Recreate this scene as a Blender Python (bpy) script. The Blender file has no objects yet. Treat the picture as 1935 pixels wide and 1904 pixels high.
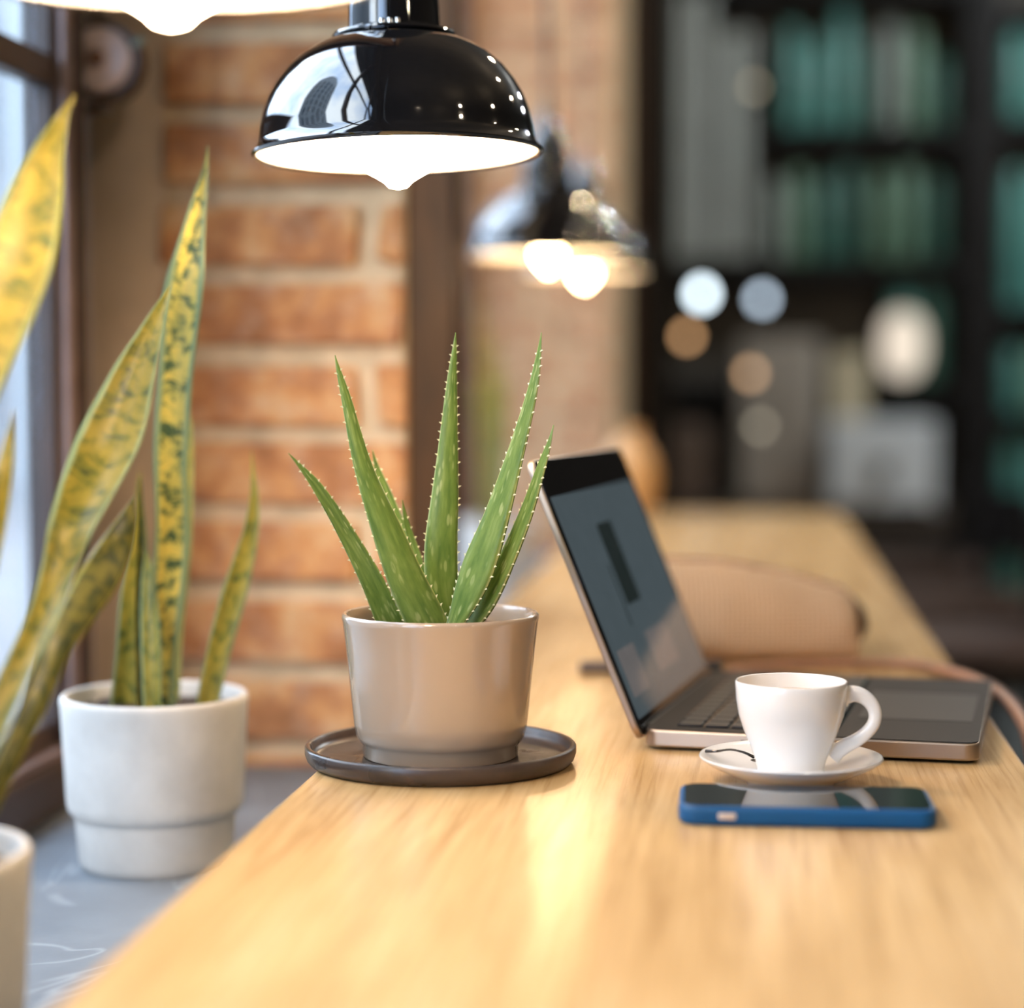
import bpy, bmesh, math, random
from mathutils import Vector, Matrix, noise
random.seed(7)
SC = bpy.context.scene
COL = SC.collection
PI = math.pi
R = math.radians

# ------------------------------------------------------------------ camera, sky, lights, exposure
T = 1.05                      # table top height
CAMZ = T + 0.248
FPX = 3850.0
cam_d = bpy.data.cameras.new('camera'); cam = bpy.data.objects.new('camera', cam_d); COL.objects.link(cam)
cam_d.sensor_width = 36; cam_d.lens = FPX / 1935 * 36
cam_d.clip_start = 0.05; cam_d.clip_end = 400
cam.location = (0, 0, CAMZ)
cam.rotation_euler = (R(90 - 3.42), 0, R(6.52))
cam_d.dof.use_dof = True; cam_d.dof.focus_distance = 1.30; cam_d.dof.aperture_fstop = 2.1
SC.camera = cam

w = bpy.data.worlds.new('sky'); SC.world = w; w.use_nodes = True
wn = w.node_tree; bg = wn.nodes['Background']
tc = wn.nodes.new('ShaderNodeTexCoord'); nz = wn.nodes.new('ShaderNodeTexNoise')
nz.inputs['Scale'].default_value = 2.2; nz.inputs['Detail'].default_value = 6
cr = wn.nodes.new('ShaderNodeValToRGB')
cr.color_ramp.elements[0].position = .38; cr.color_ramp.elements[0].color = (.42, .58, .86, 1)
cr.color_ramp.elements[1].position = .6; cr.color_ramp.elements[1].color = (.88, .94, 1.0, 1)
wn.links.new(tc.outputs['Generated'], nz.inputs['Vector']); wn.links.new(nz.outputs['Fac'], cr.inputs['Fac'])
wn.links.new(cr.outputs['Color'], bg.inputs['Color']); bg.inputs['Strength'].default_value = 7.0

def area(name, loc, rot, sx, sy, power, col, portal=False):
    l = bpy.data.lights.new(name, 'AREA'); l.shape = 'RECTANGLE'; l.size = sx; l.size_y = sy
    l.energy = power; l.color = col
    o = bpy.data.objects.new(name, l); COL.objects.link(o); o.location = loc; o.rotation_euler = rot
    if portal: l.cycles.is_portal = True
    return o
WIN_X = -0.57
# unseen room lights mirrored in the shades, some added to brighten rear and pillars
def spot_bulb(loc, power, col, r=.016):
    l = bpy.data.lights.new('room_bulb', 'POINT'); l.energy = power; l.color = col; l.shadow_soft_size = r
    o = bpy.data.objects.new('room_bulb', l); COL.objects.link(o); o.location = loc
for lc_, pw, cl in (((1.7, 6.5, 3.3), 80, (.86, .95, 1)), ((2.7, 6.9, 3.3), 70, (.86, .95, 1)), ((2.4, 4.2, 3.2), 22, (1, .8, .55)), ((3.2, 2.2, 3.2), 22, (1, .8, .55)), ((2.6, .2, 3.2), 22, (1, .8, .55)), ((3.4, -2.0, 3.2), 22, (1, .8, .55)), ((1.6, 3.4, 3.3), 18, (1, .85, .65)), ((.25, 3.1, 2.5), 26, (1, .74, .46)), ((.7, -.4, 2.5), 20, (1, .82, .62))):
    spot_bulb(lc_, pw, cl)
SC.view_settings.view_transform = 'Standard'; SC.view_settings.look = 'None'
SC.view_settings.gamma = 1; SC.view_settings.use_curve_mapping = False
SC.view_settings.exposure = 0.38
SC.cycles.use_denoising = True
SC.cycles.max_bounces = 8; SC.cycles.transparent_max_bounces = 8
SC.cycles.sample_clamp_indirect = 6.0
SC.cycles.caustics_reflective = False; SC.cycles.caustics_refractive = False

# ------------------------------------------------------------------ helpers
_M = (Matrix.Rotation(R(6.52), 3, 'Z') @ Matrix.Rotation(R(90 - 3.42), 3, 'X'))
_F = Matrix.Rotation(R(6.52), 3, 'Z') @ Vector((0, 1, 0))
_Rt = Matrix.Rotation(R(6.52), 3, 'Z') @ Vector((1, 0, 0))
TOCAM = -_F
def ray(px, py):
    return _M @ Vector(((px - 967.5) / FPX, -(py - 952) / FPX, -1))
def at(px, py, d):            # where the sight line of a photo point stands at horizontal distance d
    r = ray(px, py); r = r * (d / r.dot(_F)); return Vector((0, 0, CAMZ)) + r
def ground(px, py, z=T):      # where it meets the level z
    r = ray(px, py); return Vector((0, 0, CAMZ)) + r * ((z - CAMZ) / r.z)
MPP = lambda d: d / FPX       # metres per photo pixel at distance d

def finish(name, me_or_bm, mats, parent=None, smooth=None, bevel=0, sub=0):
    if isinstance(me_or_bm, bmesh.types.BMesh):
        me = bpy.data.meshes.new(name); me_or_bm.normal_update(); me_or_bm.to_mesh(me); me_or_bm.free()
    else: me = me_or_bm
    if not isinstance(mats, (list, tuple)): mats = [mats]
    for m in mats: me.materials.append(m)
    if smooth is not None:
        me.shade_smooth() if smooth >= 180 else me.shade_flat()
        if smooth < 180:
            me.shade_smooth(); me.set_sharp_from_angle(angle=R(smooth))
    o = bpy.data.objects.new(name, me); COL.objects.link(o)
    if parent: o.parent = parent
    if bevel:
        b = o.modifiers.new('bevel', 'BEVEL'); b.width = bevel; b.segments = 3; b.limit_method = 'ANGLE'; b.angle_limit = R(40)
        if smooth is None: me.shade_smooth(); me.set_sharp_from_angle(angle=R(50)); b.harden_normals = False
    if sub:
        s = o.modifiers.new('sub', 'SUBSURF'); s.levels = sub; s.render_levels = sub
    return o
def thing(name, label, cat, loc=(0, 0, 0), rot=(0, 0, 0), group=None):
    o = bpy.data.objects.new(name, None); COL.objects.link(o); o.empty_display_size = .05
    o.location = loc; o.rotation_euler = rot; o['label'] = label; o['category'] = cat
    if group: o['group'] = group
    return o
def tag(o, label, cat, group=None, kind=None):
    o['label'] = label; o['category'] = cat
    if group: o['group'] = group
    if kind: o['kind'] = kind
    return o
def struct(o): o['kind'] = 'structure'; return o
def dup(root, loc=None, rot=None, label=None):
    r = root.copy(); COL.objects.link(r)
    if loc is not None: r.location = loc
    if rot is not None: r.rotation_euler = rot
    if label: r['label'] = label
    for ch in list(root.children):
        c = ch.copy(); COL.objects.link(c); c.parent = r
        for g in list(ch.children):
            d = g.copy(); COL.objects.link(d); d.parent = c
    return r
def add_box(bm, c, s, rotz=0, mat=0, M=None):
    g = bmesh.ops.create_cube(bm, size=1)
    for v in g['verts']:
        v.co = Vector((v.co.x * s[0], v.co.y * s[1], v.co.z * s[2]))
        if rotz: v.co = Matrix.Rotation(rotz, 3, 'Z') @ v.co
        if M: v.co = M @ v.co
        v.co += Vector(c)
    for f in {f for v in g['verts'] for f in v.link_faces}: f.material_index = mat
    return g['verts']
def box(name, lo, hi, m, parent=None, bevel=0):
    bm = bmesh.new()
    add_box(bm, [(a + b) / 2 for a, b in zip(lo, hi)], [b - a for a, b in zip(lo, hi)])
    return finish(name, bm, m, parent, bevel=bevel)
def add_lathe(bm, prof, n=64, c=(0, 0, 0), mat=0, closed=False):
    rings = []
    for r, z in prof:
        if r < 1e-6: rings.append([bm.verts.new((c[0], c[1], c[2] + z))])
        else: rings.append([bm.verts.new((c[0] + r * math.cos(2 * PI * i / n), c[1] + r * math.sin(2 * PI * i / n), c[2] + z)) for i in range(n)])
    pairs = list(zip(rings, rings[1:]))
    if closed: pairs.append((rings[-1], rings[0]))
    for a, b in pairs:
        for i in range(n):
            j = (i + 1) % n
            vs = [a[i] if len(a) > 1 else a[0], a[j] if len(a) > 1 else a[0], b[j] if len(b) > 1 else b[0], b[i] if len(b) > 1 else b[0]]
            u = []
            for v in vs:
                if v not in u: u.append(v)
            if len(u) >= 3:
                f = bm.faces.new(u); f.material_index = mat
def lathe(name, prof, m, parent=None, n=72, c=(0, 0, 0), ang=35, closed=False):
    bm = bmesh.new(); add_lathe(bm, prof, n, c, closed=closed)
    bmesh.ops.recalc_face_normals(bm, faces=bm.faces)
    return finish(name, bm, m, parent, smooth=ang)
def crom(pts, k=8):
    out = []; n = len(pts)
    P = [Vector(p) for p in pts]
    for i in range(n - 1):
        p0 = P[max(i - 1, 0)]; p1 = P[i]; p2 = P[i + 1]; p3 = P[min(i + 2, n - 1)]
        for j in range(k):
            t = j / k
            out.append(.5 * ((2 * p1) + (p2 - p0) * t + (2 * p0 - 5 * p1 + 4 * p2 - p3) * t * t + (3 * p1 - p0 - 3 * p2 + p3) * t ** 3))
    out.append(P[-1]); return out
def add_tube(bm, pts, rad, n=12, mat=0, flat=1.0):
    N = len(pts); rings = []
    up = Vector((0, 0, 1)); prev = None
    for i, p in enumerate(pts):
        t = (Vector(pts[min(i + 1, N - 1)]) - Vector(pts[max(i - 1, 0)])).normalized()
        if prev is None:
            a = up if abs(t.dot(up)) < .9 else Vector((1, 0, 0))
            s = t.cross(a).normalized()
        else: s = (prev - t * prev.dot(t)).normalized()
        prev = s; b = s.cross(t).normalized()
        r = rad[i] if isinstance(rad, (list, tuple)) else rad
        rings.append([bm.verts.new(Vector(p) + s * math.cos(2 * PI * k / n) * r + b * math.sin(2 * PI * k / n) * r * flat) for k in range(n)])
    for a, b in zip(rings, rings[1:]):
        for k in range(n):
            f = bm.faces.new((a[k], a[(k + 1) % n], b[(k + 1) % n], b[k])); f.material_index = mat
    for rg in (rings[0][::-1], rings[-1]):
        f = bm.faces.new(rg); f.material_index = mat
def tube(name, pts, rad, m, parent=None, n=12, flat=1.0):
    bm = bmesh.new(); add_tube(bm, pts, rad, n, 0, flat)
    bmesh.ops.recalc_face_normals(bm, faces=bm.faces)
    return finish(name, bm, m, parent, smooth=60)

# ------------------------------------------------------------------ materials
class NT:
    def __init__(s, name):
        s.m = bpy.data.materials.new(name); s.m.use_nodes = True; s.t = s.m.node_tree
        s.b = s.t.nodes['Principled BSDF']; s.o = s.t.nodes['Material Output']
    def n(s, ty, **kw):
        x = s.t.nodes.new('ShaderNode' + ty)
        for k, v in kw.items():
            if hasattr(x, k) and not k[0].isupper(): setattr(x, k, v)
            else: x.inputs[k.replace('_', ' ')].default_value = v
        return x
    def l(s, a, b): s.t.links.new(a, b)
    def coords(s, scale=(1, 1, 1), kind='Object'):
        c = s.n('TexCoord'); mp = s.n('Mapping'); mp.inputs['Scale'].default_value = scale
        s.l(c.outputs[kind], mp.inputs['Vector']); return mp.outputs['Vector']
    def noise(s, vec, scale, detail=4, rough=.55, dist=0):
        x = s.n('TexNoise'); x.inputs['Scale'].default_value = scale; x.inputs['Detail'].default_value = detail
        x.inputs['Roughness'].default_value = rough; x.inputs['Distortion'].default_value = dist
        if vec is not None: s.l(vec, x.inputs['Vector'])
        return x.outputs['Fac']
    def ramp(s, fac, stops):
        x = s.n('ValToRGB'); e = x.color_ramp.elements
        while len(e) < len(stops): e.new(.5)
        for q, (p, c) in zip(e, stops):
            q.position = p; q.color = (*c, 1) if len(c) == 3 else c
        s.l(fac, x.inputs['Fac']); return x.outputs['Color']
    def bump(s, h, st=.3, dist=.002):
        x = s.n('Bump'); x.inputs['Strength'].default_value = st; x.inputs['Distance'].default_value = dist
        s.l(h, x.inputs['Height']); s.l(x.outputs['Normal'], s.b.inputs['Normal'])
def pm(name, col, rough=.5, metal=0, var=.12, scale=30, bump=0, spec=.5, coat=0, rvar=.0):
    q = NT(name); q.b.inputs['Roughness'].default_value = rough; q.b.inputs['Metallic'].default_value = metal
    q.b.inputs['Specular IOR Level'].default_value = spec
    q.b.inputs['Coat Weight'].default_value = coat; q.b.inputs['Coat Roughness'].default_value = .04
    v = q.coords(); f = q.noise(v, scale, 5)
    lo = tuple(c * (1 - var) for c in col); hi = tuple(min(1, c * (1 + var)) for c in col)
    q.l(q.ramp(f, [(.3, lo), (.7, hi)]), q.b.inputs['Base Color'])
    if rvar:
        q.l(q.ramp(q.noise(v, scale * .6, 4), [(.35, (rough - rvar,) * 3), (.65, (rough + rvar,) * 3)]), q.b.inputs['Roughness'])
    if bump: q.bump(q.noise(v, scale * 4, 5), bump, .001)
    return q.m
def emit(name, col, st):
    q = NT(name); q.b.inputs['Base Color'].default_value = (0, 0, 0, 1)
    q.b.inputs['Emission Color'].default_value = (*col, 1); q.b.inputs['Emission Strength'].default_value = st
    return q.m

# oak table
q = NT('oak'); v = q.coords((16, 1.1, 16)); f1 = q.noise(v, 3.2, 8, .62, .6)
v2 = q.coords((140, 3.0, 60)); f2 = q.noise(v2, 2.0, 4, .6)
v3 = q.coords((4, 1.4, 4)); f3 = q.noise(v3, 2.4, 3, .5)
c1 = q.ramp(f1, [(.3, (.49, .30, .128)), (.5, (.62, .40, .18)), (.72, (.71, .49, .25))])
mx = q.n('MixRGB', blend_type='MULTIPLY'); mx.inputs['Fac'].default_value = .55
q.l(c1, mx.inputs['Color1']); q.l(q.ramp(f2, [(.36, (.66, .58, .5)), (.52, (1, 1, 1))]), mx.inputs['Color2'])
mx2 = q.n('MixRGB', blend_type='MULTIPLY'); mx2.inputs['Fac'].default_value = .6
q.l(mx.outputs['Color'], mx2.inputs['Color1']); q.l(q.ramp(f3, [(.32, (.76, .7, .62)), (.6, (1, 1, 1))]), mx2.inputs['Color2'])
vk = q.n('TexVoronoi'); vk.inputs['Scale'].default_value = 3.1; q.l(q.coords((2.4, 1.0, 1)), vk.inputs['Vector'])
mx3 = q.n('MixRGB', blend_type='MULTIPLY'); mx3.inputs['Fac'].default_value = .75
q.l(mx2.outputs['Color'], mx3.inputs['Color1']); q.l(q.ramp(vk.outputs['Distance'], [(.0, (.45, .36, .27)), (.045, (.75, .66, .55)), (.09, (1, 1, 1))]), mx3.inputs['Color2'])
q.l(mx3.outputs['Color'], q.b.inputs['Base Color'])
q.b.inputs['Roughness'].default_value = .27; q.b.inputs['Specular IOR Level'].default_value = .55
q.bump(f2, .10, .0005)
OAK = q.m
# brick
def brick_mat(nm, cols, chalk):
  q = NT(nm); v = q.coords((1, 1, 1)); f = q.noise(v, 16, 4, .65); fb = q.noise(v, 42, 6, .7)
  g = q.n('NewGeometry')
  a = q.ramp(f, [(.36, tuple(c * .72 for c in cols[0])), (.46, cols[0]), (.54, cols[1]), (.64, cols[2])])
  rnd = q.ramp(g.outputs['Random Per Island'], [(0, (.78, .74, .72)), (.5, (1, .95, .9)), (1, (1.0, 1.0, 1.0))])
  m1 = q.n('MixRGB', blend_type='MULTIPLY'); m1.inputs['Fac'].default_value = .8
  q.l(a, m1.inputs['Color1']); q.l(rnd, m1.inputs['Color2'])
  m2 = q.n('MixRGB', blend_type='MIX'); q.l(q.ramp(fb, [(.50, (0, 0, 0)), (.75, (chalk,) * 3)]), m2.inputs['Fac'])
  q.l(m1.outputs['Color'], m2.inputs['Color1']); m2.inputs['Color2'].default_value = (.62, .42, .29, 1)
  q.l(m2.outputs['Color'], q.b.inputs['Base Color']); q.b.inputs['Roughness'].default_value = .85
  q.bump(fb, .6, .004); return q.m
BRICK = brick_mat('brick', ((.50, .215, .085), (.68, .33, .125), (.74, .46, .23)), .7)
BRICKP = brick_mat('brick_lit', ((.48, .24, .12), (.64, .36, .20), (.70, .45, .28)), .9)  # paler copy of the brick, brighter light on the far pillar put into the colour
MORTAR = pm('mortar', (.66, .50, .31), .95, 0, .2, 40, .8)
PLASTER = pm('plaster', (.64, .50, .37), .75, 0, .16, 9, .3)
SIDEBROWN = pm('dark_brown_side', (.13, .058, .018), .8, 0, .4, 12, .2)
BRONZE = pm('brown_window_paint', (.050, .032, .026), .38, 0, .2, 12, .05)
MAUVE = pm('brown_metal_sheen', (.26, .19, .175), .38, .3, .15, 20)  # lighter tone paints the reflection on the jamb post into the colour
BLACKSTEEL = pm('black_steel', (.010, .009, .009), .55, 0, .3, 10, 0, .15)
DARKBROWN = pm('dark_brown_post', (.035, .018, .010), .6, 0, .3, 6, 0, .2)
CONC_D = pm('grey_floor', (.16, .17, .17), .5, 0, .2, 3)
CEIL = pm('ceiling_paint', (.10, .09, .08), .9, 0, .1, 3)
WALLGREY = pm('wall_paint', (.07, .06, .052), .85, 0, .2, 4)
# stone sill
q = NT('grey_stone_sill'); v = q.coords(); f = q.noise(v, 7, 6, .6); f2 = q.noise(v, 50, 5, .6)
base = q.ramp(f, [(.3, (.13, .15, .175)), (.7, (.21, .24, .275))])
wv = q.n('TexNoise'); wv.inputs['Scale'].default_value = 5; wv.inputs['Detail'].default_value = 3; wv.inputs['Distortion'].default_value = 2.2
mp = q.coords((1.2, .55, 1)); q.l(mp, wv.inputs['Vector'])
msk = q.ramp(wv.outputs['Fac'], [(.465, (0, 0, 0)), (.485, (.35, .35, .35)), (.505, (0, 0, 0))])
m1 = q.n('MixRGB'); q.l(msk, m1.inputs['Fac']); q.l(base, m1.inputs['Color1']); m1.inputs['Color2'].default_value = (.48, .52, .56, 1)
q.l(m1.outputs['Color'], q.b.inputs['Base Color']); q.b.inputs['Roughness'].default_value = .42; q.bump(f2, .15, .001)
STONE = q.m
WHITEPOT = pm('speckled_white_ceramic', (.64, .61, .57), .6, 0, .12, 22, .15)
TAUPE = pm('glazed_taupe_ceramic', (.43, .325, .235), .22, 0, .04, 8, 0, .5, 1.0)
TRAY = pm('dark_brown_stoneware', (.045, .032, .026), .34, 0, .4, 28, .12, rvar=.14)
SOIL = pm('potting_soil', (.045, .028, .018), .95, 0, .6, 90, 1.0)
WHITECUP = pm('white_porcelain', (.80, .775, .75), .12, 0, .01, 5, 0, .5, .4)
BLACKENAMEL = pm('black_enamel', (.006, .006, .007), .04, 0, .2, 5, 0, 1.0, 1.0)
WHITEENAMEL = pm('white_enamel', (.85, .83, .78), .35, 0, .03, 5)
CHROME = pm('polished_metal', (.6, .58, .55), .18, 1, .1, 20)
SILVER = pm('silver_aluminium', (.44, .36, .29), .42, 1, .05, 20)
DARKALU = pm('dark_grey_aluminium', (.018, .016, .016), .6, .0, .06, 20, 0, .15)
KEYM = pm('black_keys', (.014, .014, .015), .5, 0, .1, 20)
BEZEL = pm('black_glass', (.004, .004, .005), .06, 0, .1, 5)
BLUECASE = pm('blue_silicone', (.002, .060, .17), .5, 0, .08, 20, 0, .25)
BLUEBTN = pm('pale_button', (.62, .50, .42), .3, .2, .08, 20)
STRAP = pm('tan_leather', (.34, .17, .10), .5, 0, .2, 30, .2)
DARKCLOTH = pm('dark_brown_cloth', (.07, .04, .028), .8, 0, .3, 30, .3)
BULB = emit('lit_bulb', (1.0, .72, .46), 92)
BULBFAR = emit('lit_bulb_dimmer', (1.0, .66, .34), 55)

# glass pane: clear with a mirror-like share
q = NT('window_glass'); q.t.nodes.remove(q.b)
tr = q.n('BsdfTransparent'); tr.inputs['Color'].default_value = (.93, .96, .97, 1)
gl = q.n('BsdfGlossy'); gl.inputs['Roughness'].default_value = .02
lw = q.n('LayerWeight'); lw.inputs['Blend'].default_value = .5
pw_ = q.n('Math', operation='POWER'); q.l(lw.outputs['Facing'], pw_.inputs[0]); pw_.inputs[1].default_value = 4
fr = q.n('Math', operation='MULTIPLY_ADD'); q.l(pw_.outputs[0], fr.inputs[0]); fr.inputs[1].default_value = .5; fr.inputs[2].default_value = .03
ms = q.n('MixShader'); q.l(fr.outputs[0], ms.inputs[0]); q.l(tr.outputs[0], ms.inputs[1]); q.l(gl.outputs[0], ms.inputs[2])
nzn = q.noise(q.coords(), 2.0, 2); q.l(q.ramp(nzn, [(0, (.92, .95, .96)), (1, (.96, .98, 1))]), tr.inputs['Color'])
q.l(ms.outputs[0], q.o.inputs['Surface']); GLASS = q.m

# ------------------------------------------------------------------ room shell
def sbox(name, lo, hi, m, bevel=0): return struct(box(name, lo, hi, m, bevel=bevel))
SILL = T - .114
sbox('floor', (-1.2, -4.2, -.1), (6.2, 12.2, 0), CONC_D)
sbox('ceiling', (-1.2, -4.2, 3.9), (6.2, 12.2, 4.0), CEIL)
sbox('wall_right', (6, -4.2, 0), (6.2, 12.2, 3.9), WALLGREY)
sbox('wall_rear', (-1.2, 12, 0), (6, 12.2, 3.9), WALLGREY)
sbox('wall_front', (-1.2, -4.2, 0), (6, -4.0, 3.9), WALLGREY)
sbox('wall_left', (-.95, -4.0, 0), (-.50, 1.86, SILL - .04), WALLGREY)
sbox('trim_1', (-.65, -4.0, 3.25), (WIN_X, 1.86, 3.9), WALLGREY)
sill = sbox('trim_2', (-.66, -4.0, SILL - .04), (-.30, 1.90, SILL), STONE, .003)
sbox('wall_left_pier', (-.65, -4.0, SILL), (WIN_X, -3.6, 3.25), WALLGREY)

# brickwork with real bricks standing proud of the mortar
def brick_face(bm, o, ux, uz, n, W, H, bw=.205, bh=.057, mo=.0175, seed=1, z0=0, joint=None):
    rnd = random.Random(seed); row = 0; z = z0
    while z < H:
        x = -rnd.uniform(0, bw)
        if joint: x = (joint - bw) if row % 2 == 0 else -.002 if row % 4 == 1 else -.09
        while x < W:
            wd = bw if (joint or rnd.random() > .3) else bw * .48
            if joint and row % 2: wd = bw + .04 if row % 4 == 1 else bw + .12
            a = max(x, 0.0); b = min(x + wd, W)
            if b - a > .012:
                h2 = min(bh, H - z); dp = rnd.uniform(.004, .010)
                c = o + ux * ((a + b) / 2) + uz * (z + h2 / 2) + n * (dp / 2 - .004)
                s = (b - a, dp + .012, h2)
                Mx = Matrix((ux, -n, uz)).transposed()
                vs = add_box(bm, (0, 0, 0), s, mat=1)
                for vv in vs:
                    l = vv.co.copy()
                    if l.y < 0: l.x *= .985; l.z *= .95; l += Vector((rnd.uniform(-.004, .004), rnd.uniform(-.0025, .0015), rnd.uniform(-.0038, .0038)))
                    vv.co = c + Mx @ l
            x += wd + mo * rnd.uniform(.8, 1.2)
        z += .075; row += 1
def brick_block(name, lo, hi, faces, seed, z0=0, joint=None, bmat=None):
    bm = bmesh.new()
    add_box(bm, [(a + b) / 2 for a, b in zip(lo, hi)], [b - a for a, b in zip(lo, hi)], mat=0)
    H = hi[2] - lo[2]
    if 'front' in faces: brick_face(bm, Vector((lo[0], lo[1], lo[2])), Vector((1, 0, 0)), Vector((0, 0, 1)), Vector((0, -1, 0)), hi[0] - lo[0], H, seed=seed, z0=z0, joint=joint)
    if 'right' in faces: brick_face(bm, Vector((hi[0], lo[1], lo[2])), Vector((0, 1, 0)), Vector((0, 0, 1)), Vector((1, 0, 0)), hi[1] - lo[1], H, seed=seed + 3, z0=z0)
    return struct(finish(name, bm, [MORTAR, bmat or BRICK], bevel=.003))
PY = 1.885
brick_block('wall_left_pillar', (-.546, PY, 0), (-.316, 2.18, 3.9), ('front',), 5, .058, .186)
# rounded plaster reveal between window and bricks
bm = bmesh.new()
pts = [(-.648, PY + .03), (-.62, PY + .012), (-.59, PY + .002), (-.565, PY - .004), (-.545, PY - .002), (-.545, 2.18), (-.648, 2.18)]
lo_ = [bm.verts.new((x, y, SILL)) for x, y in pts]; hi_ = [bm.verts.new((x, y, 3.9)) for x, y in pts]
for i in range(len(pts)):
    j = (i + 1) % len(pts); bm.faces.new((lo_[i], lo_[j], hi_[j], hi_[i]))
bm.faces.new(hi_); bm.faces.new(lo_[::-1])
bmesh.ops.recalc_face_normals(bm, faces=bm.faces)
struct(finish('wall_left_reveal', bm, PLASTER, smooth=40))
sbox('trim_3', (-.325, PY + .014, 0), (-.313, 2.18, 3.9), SIDEBROWN, .004)      # dark brown facing along the pillar's side
sbox('trim_4', (-.36, 2.20, 0), (-.312, 2.235, 3.9), DARKBROWN, .004)
sbox('wall_left_far', (-.70, 2.18, 0), (-.60, 4.32, SILL - .04), WALLGREY)
sbox('trim_8', (-.66, 2.18, 3.25), (-.585, 4.32, 3.9), WALLGREY)
brick_block('wall_left_far_pillar', (-.70, 4.32, 0), (-.285, 4.9, 3.9), ('front',), 33, .03, None, BRICKP)
sbox('trim_5', (-.62, 2.2, SILL - .04), (-.30, 4.33, SILL), STONE, .003)
sbox('wall_left_end', (-.95, 4.9, 0), (-.75, 12, 3.9), WALLGREY)
post = box('trim_6', (-.318, 4.98, 0), (-.255, 5.1, 3.9), DARKBROWN, bevel=.006); struct(post)
post = box('trim_7', (-.262, 5.1, 0), (-.185, 5.2, 3.9), BLACKSTEEL, bevel=.006); struct(post)

# ------------------------------------------------------------------ window
W1 = bpy.data.objects.new('window_1', None); COL.objects.link(W1); struct(W1)
ZT = 3.25
bm = bmesh.new()
# sill rail, head rail
add_box(bm, (-.607, -.93, SILL + .022), (.075, 5.34, .044))
add_box(bm, (-.612, -.93, SILL + .055), (.045, 5.34, .03))
add_box(bm, (-.61, -.93, ZT - .03), (.06, 5.34, .06))
finish('bottom_rail', bm, BRONZE, W1, bevel=.004)
box('rail_lip', (-.592, -3.6, SILL + .0435), (-.575, 1.69, SILL + .050), MAUVE, W1, bevel=.002)
for k, (y, wd) in enumerate([(.86, .05), (-.02, .05), (-.9, .05), (-1.78, .05), (-2.66, .05), (-3.56, .08)]):
    box('mullion', (-.622, y - wd / 2, SILL + .07), (-.585, y + wd / 2, ZT), BRONZE, W1, bevel=.004)
for z in (T + .512, T + 1.08, T + 1.65):
    box('glazing_bar', (-.606, -3.6, z - .013), (-.585, 1.69, z + .013), BRONZE, W1, bevel=.003)
# jamb post: stepped strips
jp = box('jamb', (-.604, 1.690, SILL), (-.585, 1.755, ZT), BRONZE, W1, bevel=.004)
box('jamb_strip', (-.59, 1.700, SILL + .045), (-.576, 1.718, ZT), MAUVE, W1, bevel=.003)
box('jamb_strip', (-.59, 1.735, SILL), (-.577, 1.755, ZT), BRONZE, W1, bevel=.004)
box('jamb_strip', (-.635, 1.756, SILL), (-.59, 1.768, ZT), BRONZE, W1)
box('jamb_strip', (-.640, 1.769, SILL), (-.626, 1.90, ZT), DARKBROWN, W1)
box('pane', (-.604, -3.6, SILL + .06), (-.600, 1.69, ZT - .05), GLASS, W1)

W2 = bpy.data.objects.new('window_2', None); COL.objects.link(W2); struct(W2)
box('bottom_rail', (-.64, 2.18, SILL), (-.575, 4.32, SILL + .05), BRONZE, W2, bevel=.004)
box('head_rail', (-.64, 2.18, ZT - .06), (-.58, 4.32, ZT), BRONZE, W2, bevel=.004)
for y in (2.22, 2.9, 3.6, 4.28): box('mullion', (-.622, y - .03, SILL + .05), (-.585, y + .03, ZT - .06), BRONZE, W2, bevel=.004)
for z in (T + .512, T + 1.08, T + 1.65): box('glazing_bar', (-.606, 2.19, z - .013), (-.585, 4.31, z + .013), BRONZE, W2, bevel=.003)
box('pane', (-.604, 2.19, SILL + .05), (-.600, 4.31, ZT - .06), GLASS, W2)

# ------------------------------------------------------------------ outdoors
FAC = pm('pale_facade', (.20, .22, .23), .8, 0, .06, .6)
FACW = pm('pale_stone_pilaster', (.30, .33, .35), .7, 0, .04, .6)
FACD = pm('facade_window', (.05, .065, .08), .15, 0, .1, .6)
GRD = pm('pavement', (.16, .165, .17), .8, 0, .1, 1)
o = box('street_ground', (-80, -60, -.4), (-1.0, 80, -.15), GRD); struct(o); o.name = 'floor_outside'
def building(name, label, lo, hi, bays, floors, axis='x+'):
    t = thing(name, label, 'building', ((lo[0] + hi[0]) / 2, (lo[1] + hi[1]) / 2, lo[2]))
    I = t.location.copy()
    def L(a): return tuple(x - y for x, y in zip(a, I))
    box('facade_wall', L(lo), L(hi), FAC, t)
    dy = (hi[1] - lo[1]) / bays; dz = (hi[2] - lo[2]) / floors
    p0 = w0 = None
    for i in range(bays + 1):
        if p0 is None: p0 = p = box('pilaster', (-.15, -dy * .16, -(hi[2] - lo[2]) / 2), (.15, dy * .16, (hi[2] - lo[2]) / 2), FACW, t)
        else: p = p0.copy(); COL.objects.link(p); p.parent = t
        p.location = L((hi[0] + .15, lo[1] + i * dy, (lo[2] + hi[2]) / 2))
    for i in range(bays):
        for k in range(floors):
            if w0 is None: w0 = p = box('window', (-.03, -dy * .25, -dz * .31), (.03, dy * .25, dz * .31), FACD, t)
            else: p = w0.copy(); COL.objects.link(p); p.parent = t
            p.location = L((hi[0] + .02, lo[1] + (i + .5) * dy, lo[2] + (k + .55) * dz))
    return t
building('apartment_building', 'pale stone building with upright pilasters across the street, beyond the window glass', (-16, 18, -.2), (-9.5, 44, 16), 14, 5)
building('office_building', 'grey facade building mirrored in the black lamp shade, opposite the window', (-24, -14, -.2), (-17, 14, 6), 12, 3)
t = thing('round_tower', 'round tower with rows of windows mirrored in the nearest lamp shade', 'building', (-13, -3.5, -.15))
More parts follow.
